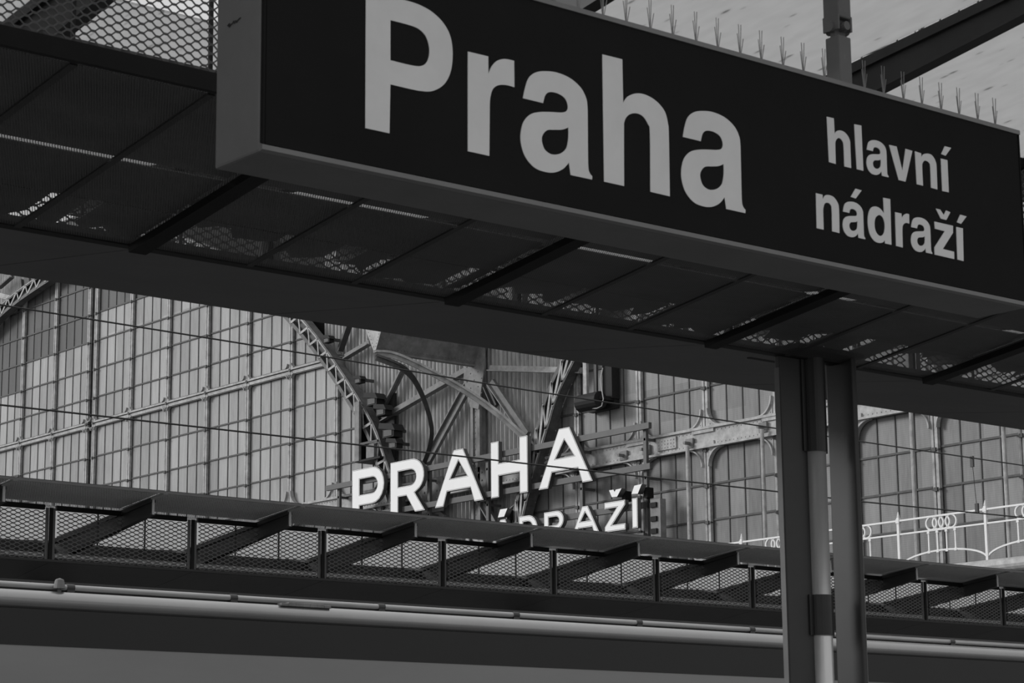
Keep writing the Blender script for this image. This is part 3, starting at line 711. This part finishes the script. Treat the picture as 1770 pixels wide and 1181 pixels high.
# struts on the cladding (flat bars with an edge flange)
def strut(pa, pb, w_=.17, mt='hall_iron', x=XF-.12, name='strut', xa=None):
    a = F(*pa, x if xa is None else xa); b = F(*pb, x); m_ = MB().bar(a, b, .10, w_, (0, 0, 1) if abs((b-a).normalized().z) < .9 else (0, 1, 0))
    d = (b-a).normalized(); nn = Vector((1, 0, 0)).cross(d).normalized()
    m_.bar(a+nn*w_*.4+Vector((-.08, 0, 0)), b+nn*w_*.4+Vector((-.08, 0, 0)), .10, .03, (0,0,1) if abs(d.z) < .9 else (0,1,0))
    return lh(m_.build(name, M[mt], hall))
strut((662, 724), (815, 636), .19)
strut((661, 712), (700, 632), .15)
strut((598, 617), (640, 592), .15)
strut((588, 606), (604, 560), .20, 'hall_iron_dark')
strut((812, 665), (738, 802), .20)
strut((850, 661), (912, 752), .20)
strut((843, 668), (858, 702), .12, 'hall_iron_dark')
strut((848, 637), (1008, 641), .15, 'hall_iron_light')
strut((930, 848), (880, 893), .19)
strut((738, 874), (768, 896), .19)
strut((836, 870), (856, 905), .16)
strut((722, 868), (700, 905), .16, 'hall_iron_dark')
strut((0, 510), (36, 520), .16, 'hall_iron_light')
strut((46, 480), (49, 515), .45, 'hall_iron_dark')
strut((0, 497), (22, 478), .12, 'hall_iron_dark')
# centre post and gusset
pb_ = MB(); pc = F(832, 700).y
pb_.box((XF-.16, pc-.17, 6.2), (XF+.0, pc+.17, 15.5)); pb_.box((XF-.24, pc-.22, 6.2), (XF-.16, pc-.13, 15.5)); pb_.box((XF-.20, pc+.10, 6.2), (XF-.16, pc+.20, 15.5))
z = 6.5
while z < 13:
    for s in (-.07, .06): pb_.rivet((XF-.16, pc+s, z), (-1, 0, 0), .018)
    z += .14
post = lh(pb_.build('centre_post', M['hall_iron'], hall))
gs = MB(); gz = F(832, 648).z
gs.prism([(XF-.26, pc-.42, gz+.9), (XF-.26, pc+.30, gz+.9), (XF-.26, pc+.40, gz-.1), (XF-.26, pc+.14, gz-.85), (XF-.26, pc-.2, gz-.95), (XF-.26, pc-.45, gz+.1)], (.05, 0, 0))
for i in range(8):
    for j in range(5):
        if (i+j) % 2: gs.rivet((XF-.26, pc-.34+j*.15, gz+.78-i*.19), (-1, 0, 0), .02)
gs.build('gusset_plate', M['hall_iron'], post)
for yy, zz in ((pc-.5, 9.9), (pc+1.75, 9.85)):
    g2 = MB()
    g2.prism([(XF-.24, yy-.45, zz-.45), (XF-.24, yy+.45, zz-.45), (XF-.24, yy+.45, zz+.45), (XF-.24, yy-.45, zz+.45)], (.04, 0, 0))
    for i in range(4):
        for s in (-.33, -.2, .2, .33): g2.rivet((XF-.24, yy+s, zz-.3+i*.2), (-1, 0, 0), .03)
    g2.build('gusset_plate', M['hall_iron'], post)
# riveted box bracket reaching out over the tracks, with its curved braces
pt = on_plane(1, pc, 648, 606); bx, bz = pt.x, pt.z
bb = MB(); sec = [(pc-.05, bz), (pc+.05, bz), (pc+.60, bz+1.0), (pc+.60, bz+1.9), (pc-.42, bz+1.9), (pc-.42, bz+.75)]
bb.prism([(bx, y, z) for y, z in sec], (XF-bx, 0, 0))
for i in range(34):
    x = bx+.06+i*.10; bb.rivet((x, pc-.05-.37*.10, bz+.075), (0, -1, -.4), .017)
    if i % 2 == 0: bb.rivet((x, pc-.05-.37*.55, bz+.41), (0, -1, -.4), .017)
bb.box((bx, pc-.07, bz-.05), (XF, pc+.07, bz+.0))
bk = lh(bb.build('bracket_girder', M['hall_iron'], hall))
eb = MB(); eb.prism([(bx-.012, y, z) for y, z in sec], (.01, 0, 0))
for i in range(9):
    t = i/9; eb.rivet((bx-.012, pc+.04+.5*t, bz+.1+.9*t), (-1, 0, 0), .016); eb.rivet((bx-.012, pc-.04-.32*t, bz+.1+.65*t), (-1, 0, 0), .016)
eb.build('bracket_end_plate', M['hall_iron_light'], bk)
def brace(pix, w_, h_, mt):
    P_ = [on_plane(0, x, px, py) for px, py, x in pix]; c = catmull([(p.x, p.y) for p in P_], 4); d = catmull([(p.x, p.z) for p in P_], 4)
    pts = [(a[0], a[1], e[1]) for a, e in zip(c, d)]
    m_ = MB().sweep(pts, (.55, .83, 0), w_, h_*.35); m_.sweep([(x, y, z-h_*.5) for x, y, z in pts], (.55, .83, 0), w_*.35, h_*.7)
    return lh(m_.build('curved_brace', M[mt], hall))
brace([(650, 608, bx+.05), (676, 610, bx+.35), (704, 620, bx+.7), (745, 640, bx+1.2), (800, 670, bx+1.8), (850, 704, bx+2.3), (905, 752, bx+2.8), (945, 795, XF-.15)], .20, .16, 'hall_iron_light')
brace([(650, 614, bx+.05), (690, 630, bx+.5), (715, 652, bx+1.1), (735, 692, bx+1.8), (746, 735, bx+2.4), (742, 770, bx+2.8), (728, 808, XF-.15)], .16, .16, 'hall_iron_dark')
# ---------------------------------------------------------------- PRAHA / NADRAZI roof letters
XL = 36.3
ls = empty('station_letter_sign', (XL+.3, YC, 7.0), 'white raised letters PRAHA over NÁDRAŽÍ on a grey steel frame', 'letter sign')
def ll(o): o.location = (-(XL+.3), -YC, -7.0); return o
def rail_bar(y0, y1, z, h=.14): return ll(MB().box((XL+.125, y0, z-h/2), (XL+.22, y1, z+h/2)).build('frame_rail', M['frame'], ls))
rail_bar(38.95, 51.87, 10.49); rail_bar(38.94, 50.9, 9.54); rail_bar(39.2, 50.0, 8.66); rail_bar(39.2, 50.0, 7.95)
for y in (51.4, 47.4, 45.0, 41.45, 39.2): ll(MB().box((XL+.22, y-.05, 6.2), (XL+.30, y+.05, 10.52)).build('frame_post', M['frame'], ls))
for y in (51.4, 47.4, 45.0, 41.45, 39.2):
    for z in (10.2, 9.3): ll(MB().box((XL+.22, y-.03, z-.03), (XF-.05, y+.03, z+.03)).build('frame_stay', M['frame'], ls))
ll(MB().box((XL+.125, 38.62, 6.5), (XL+.30, 38.95, 8.75)).build('cable_ladder', M['hall_iron'], ls))
for z in (8.62, 8.30, 8.02): ll(MB().box((XL+.08, 38.72, z-.055), (XL+.14, 38.93, z+.055)).build('ladder_clamp', M['black'], ls))
def AR(cx, cz, ry, rz, a0, a1, k=10): return [(cx+ry*math.cos(R(a0+(a1-a0)*i/k)), cz+rz*math.sin(R(a0+(a1-a0)*i/k))) for i in range(k+1)]
# outlines in (u, v): u runs to the right (towards -Y), v up, cap height 1
def g_P(): return [[(0,0),(.24,0),(.24,.30)]+AR(.66,.65,.37,.35,-90,90)+[(0,1)], [(.24,.50)]+[(x,z) for x,z in AR(.66,.655,.16,.155,-90,90)]+[(.24,.81)]]
def g_R(): return [[(0,0),(.24,0),(.24,.33),(.50,.33),(.76,0),(1.06,0),(.75,.36)]+AR(.66,.68,.38,.32,-50,90)+[(0,1)], [(.24,.51)]+AR(.62,.66,.18,.15,-90,90)+[(.24,.81)]]
def g_A(): return [[(0,0),(.25,0),(.36,.265),(1.05,.265),(1.155,0),(1.415,0),(.835,1),(.56,1)], [(.455,.485),(.955,.485),(.70,.80)]]
def g_H(): return [[(0,0),(.22,0),(.22,.38),(.80,.38),(.80,0),(1.02,0),(1.02,1),(.80,1),(.80,.60),(.22,.60),(.22,1),(0,1)]]
def g_D(): return [[(0,0),(.5,0)]+AR(.5,.5,.5,.5,-80,80)+[(.5,1),(0,1)], [(.22,.2)]+AR(.48,.5,.28,.3,-90,90)+[(.22,.8)]]
def g_Z(): return [[(0,0),(1.03,0),(1.03,.21),(.36,.21),(1.03,.84),(1.03,1),(.0,1),(.0,.79),(.62,.79),(0,.17)]]
def g_I(): return [[(0,0),(.25,0),(.25,1),(0,1)]]
def g_N(): return [[(0,0),(.22,0),(.22,.66),(.80,0),(1.02,0),(1.02,1),(.80,1),(.80,.36),(.22,1),(0,1)]]
def putL(name, g, y, z, s, su=1):
    loops = [[(u*s*su, v*s) for u, v in L] for L in g]
    o = glyph(name, loops, M['white'], ls, lambda u, v, d: (XL+d, y-u, z+v), .115, M['letter_side'])
    glyph('face_seam', loops, M['letter_side'], o, lambda u, v, d: (XL-.003+d, y-u, z+v), .01, shrink=.012)
    glyph('letter_face', loops, M['white'], o, lambda u, v, d: (XL-.006+d, y-u, z+v), .01, shrink=.022)
    return ll(o)
C = 1.39; zb_ = 9.40
putL('letter', g_P(), 50.45, zb_, C); putL('letter', g_R(), 48.74, zb_, C); putL('letter', g_A(), 46.84, zb_, C); putL('letter', g_H(), 44.57, zb_, C); putL('letter', g_A(), 42.75, zb_, C)
c = .69; z2 = 8.135
putL('letter', g_I(), 39.43, z2, c, 1.05); putL('letter', g_Z(), 40.38, z2, c)
putL('letter', g_A(), 41.56, z2, c, 1.02); putL('letter', g_R(), 42.56, z2, c); putL('letter', g_D(), 43.50, z2, c)
putL('letter', g_A(), 44.62, z2, c, 1.02); putL('letter', g_N(), 45.60, z2, c)
def accent(name, pts): ll(glyph(name, [[(-y, z) for y, z in pts]], M['white'], ls, lambda u, v, d: (XL-.02+d, -u, v), .16, M['letter_side'])); 
accent('acute_accent', [(39.42,8.93),(39.21,8.91),(39.07,9.12),(39.32,9.11)])
accent('caron', [(40.10,8.93),(39.92,8.92),(39.76,9.10),(39.96,9.09),(40.0,9.04),(40.04,9.10),(40.19,9.10)])
accent('acute_accent', [(44.29,8.89),(44.05,8.89),(43.92,9.08),(44.20,9.08)])
for y in (39.15, 39.9, 44.1): ll(MB().box((XL+.14, y-.09, 8.82), (XL+.34, y+.03, 9.06)).build('accent_bracket', M['black'], ls)); ll(MB().box((XL+.2, y-.05, 8.6), (XL+.26, y, 8.95)).build('accent_bracket', M['black'], ls))
# ---------------------------------------------------------------- fittings on the hall front
def flood(px, py, s, lab):
    p = F(px, py, XF-.45); t = empty('floodlight', p, lab, 'floodlight', 'floodlights along the left arch')
    b = MB(); b.prism([(-.2*s, -.45*s, -.10*s), (-.2*s, .40*s, .05*s), (-.2*s, .36*s, .22*s), (-.2*s, -.30*s, .12*s)], (.42*s, 0, 0)); b.box((-.15*s, -.33*s, -.28*s), (.2*s, .25*s, .0)); b.build('housing', M['floodlight'], t)
    MB().box((-.17*s, -.25*s, -.24*s), (-.15*s, .17*s, -.04*s)).build('lens', M['hall_iron_dark'], t)
    MB().box((.05*s, .0, -.05), (.5, .06, .03)).build('bracket', M['hall_iron_dark'], t)
for px, py, s, lb in ((567, 585, .55, 'small dark floodlight beside the upper part of the left arch'), (621, 655, .55, 'dark floodlight halfway down the left arch'),
                  (647, 688, .9, 'dark floodlight above the stack beside the left arch'), (662, 707, .8, 'dark floodlight in the middle of the stack beside the left arch'),
                  (676, 742, 1.0, 'largest dark floodlight low beside the left arch'), (682, 765, .7, 'lowest dark floodlight beside the left arch')):
    flood(px, py, s*.85, lb)
p = F(651, 757, XF-.25)
t = empty('equipment_cabinet', (XF-.1, p.y, p.z-.6), 'dark open equipment cabinet left of the arch above the letter P', 'cabinet')
b = MB().box((-.5, -.62, -.05), (.06, .50, .0)); b.box((-.02, -.62, 0), (.06, .5, 1.75)); b.box((-.5, .46, 0), (.06, .5, 1.3)); b.build('cabinet_body', M['floodlight'], t)
MB().box((-.52, .30, -.02), (-.44, .5, 1.6)).build('cabinet_post', M['hall_iron'], t); MB().box((-.46, -.3, .02), (-.2, .05, .38)).build('junction_box', M['hall_iron'], t)
MB().box((-.50, -.5, .40), (-.46, .5, .46)).build('cross_bar', M['hall_iron_dark'], t)
p = F(1026, 700, XF-.4)
t = empty('camera_platform', (XF-.1, p.y, p.z), 'dark service tray with upright post and loose cable beside the right arch', 'service tray')
b = MB().tube([(-.45, .30, .05), (-.45, -.42, .05)], .21, 16); b.box((-.5, -.50, .05), (.05, .36, .14)); b.box((-.1, -.52, -.12), (.05, .4, .2)); b.build('tray', M['floodlight'], t)
b = MB().box((-.50, .02, .1), (-.42, .14, 1.25)); b.build('post', M['hall_iron_light'], t)
b = MB().box((-.36, -.18, .1), (-.30, -.08, 1.25)); b.build('post', M['hall_iron_dark'], t)
b = MB().box((-.2, -.55, .1), (.05, -.22, 1.35)); b.build('back_panel', M['floodlight'], t)
pts = [on_plane(0, XF-.62, *q) for q in ((1042, 636), (1038, 656), (1040, 672), (1043, 690), (1040, 702), (1032, 706), (1020, 706), (1012, 702), (1006, 694))]
b = MB().tube([q-Vector((XF-.1, p.y, p.z)) for q in pts], .014, 6); b.build('cable', M['cable'], t)
# ---------------------------------------------------------------- white railing and walkway
XR = 34.0; rt = 7.11; rm = 6.85; rb = 6.22
wk = tag(MB().box((XR-.05, 14, 5.95), (XF-.1, 38.6, 6.10)).build('walkway', M['hall_iron']), kind='structure')
tag(MB().tube([(XR-.2, 14, 6.02), (XR-.2, 28.2, 6.02)], .13, 16).build('walkway_pipe', M['hall_iron_light']), 'thick pale pipe running along the walkway under the white railing', 'pipe')
tag(wk, kind='structure')
rr = empty('ornamental_railing', (XR, 29.45, 6.1), 'white ornamental railing with interlaced rings on the walkway at the far right', 'railing')
def lr(o, y=0): o.location = (-XR, -29.45+y, -6.1); return o
for k in range(-5, 4):
    y = 29.45-2.1*-k if False else 29.45+2.1*k; dy = y-29.45
    a = lambda o: lr(o, dy)
    Y_ = 29.45
    if k == -5:
        q = MB().box((XR-.028, Y_-.028, 6.1), (XR+.028, Y_+.028, 7.17)); q.box((XR-.04, Y_-.04, 7.06), (XR+.04, Y_+.04, 7.14)); q.tube([(XR, Y_, 7.14), (XR, Y_, 7.19), (XR, Y_, 7.28)], [.02, .028, .008], 8); pst = a(q.build('railing_post', M['railing'], rr))
        q = MB().box((XR-.028, Y_, rt-.02), (XR+.028, Y_+2.1, rt+.014)); trl = a(q.build('top_rail', M['railing'], rr))
        q = MB().box((XR-.018, Y_, rm-.018), (XR+.018, Y_+2.1, rm+.014)); mrl = a(q.build('middle_rail', M['railing'], rr))
        rg = MB(); ym = Y_+1.05
        for d in (-.235, -.075, .075, .235):
            rg.sweep([(XR, ym+d+.128*math.cos(R(t)), (rt+rm)/2+.124*math.sin(R(t))) for t in range(0, 361, 18)], (1, 0, 0), .04, .030)
        rgo = a(rg.build('ring_ornament', M['railing'], rr))
        bl = MB()
        arc_ = [(XR, ym+1.05*math.sin(R(t)), rb-.02+.26*(math.cos(R(t)))) for t in range(-90, 91, 10)]
        for d in (-.32, -.11, .11, .32): bl.box((XR-.014, ym+d-.014, rb+.2), (XR+.014, ym+d+.014, rm)); bl.box((XR-.02, ym+d-.028, rm-.06), (XR+.02, ym+d+.028, rm-.02)); bl.box((XR-.02, ym+d-.028, rb+.2), (XR+.02, ym+d+.028, rb+.25))
        blo = a(bl.build('balusters', M['railing'], rr)); aro = a(MB().sweep(arc_, (1, 0, 0), .03, .032).build('bottom_arch', M['railing'], rr))
        protos = (pst, trl, mrl, rgo, blo, aro)
    else:
        for o in protos: inst(o, rr, (-XR, -29.45+dy, -6.1))
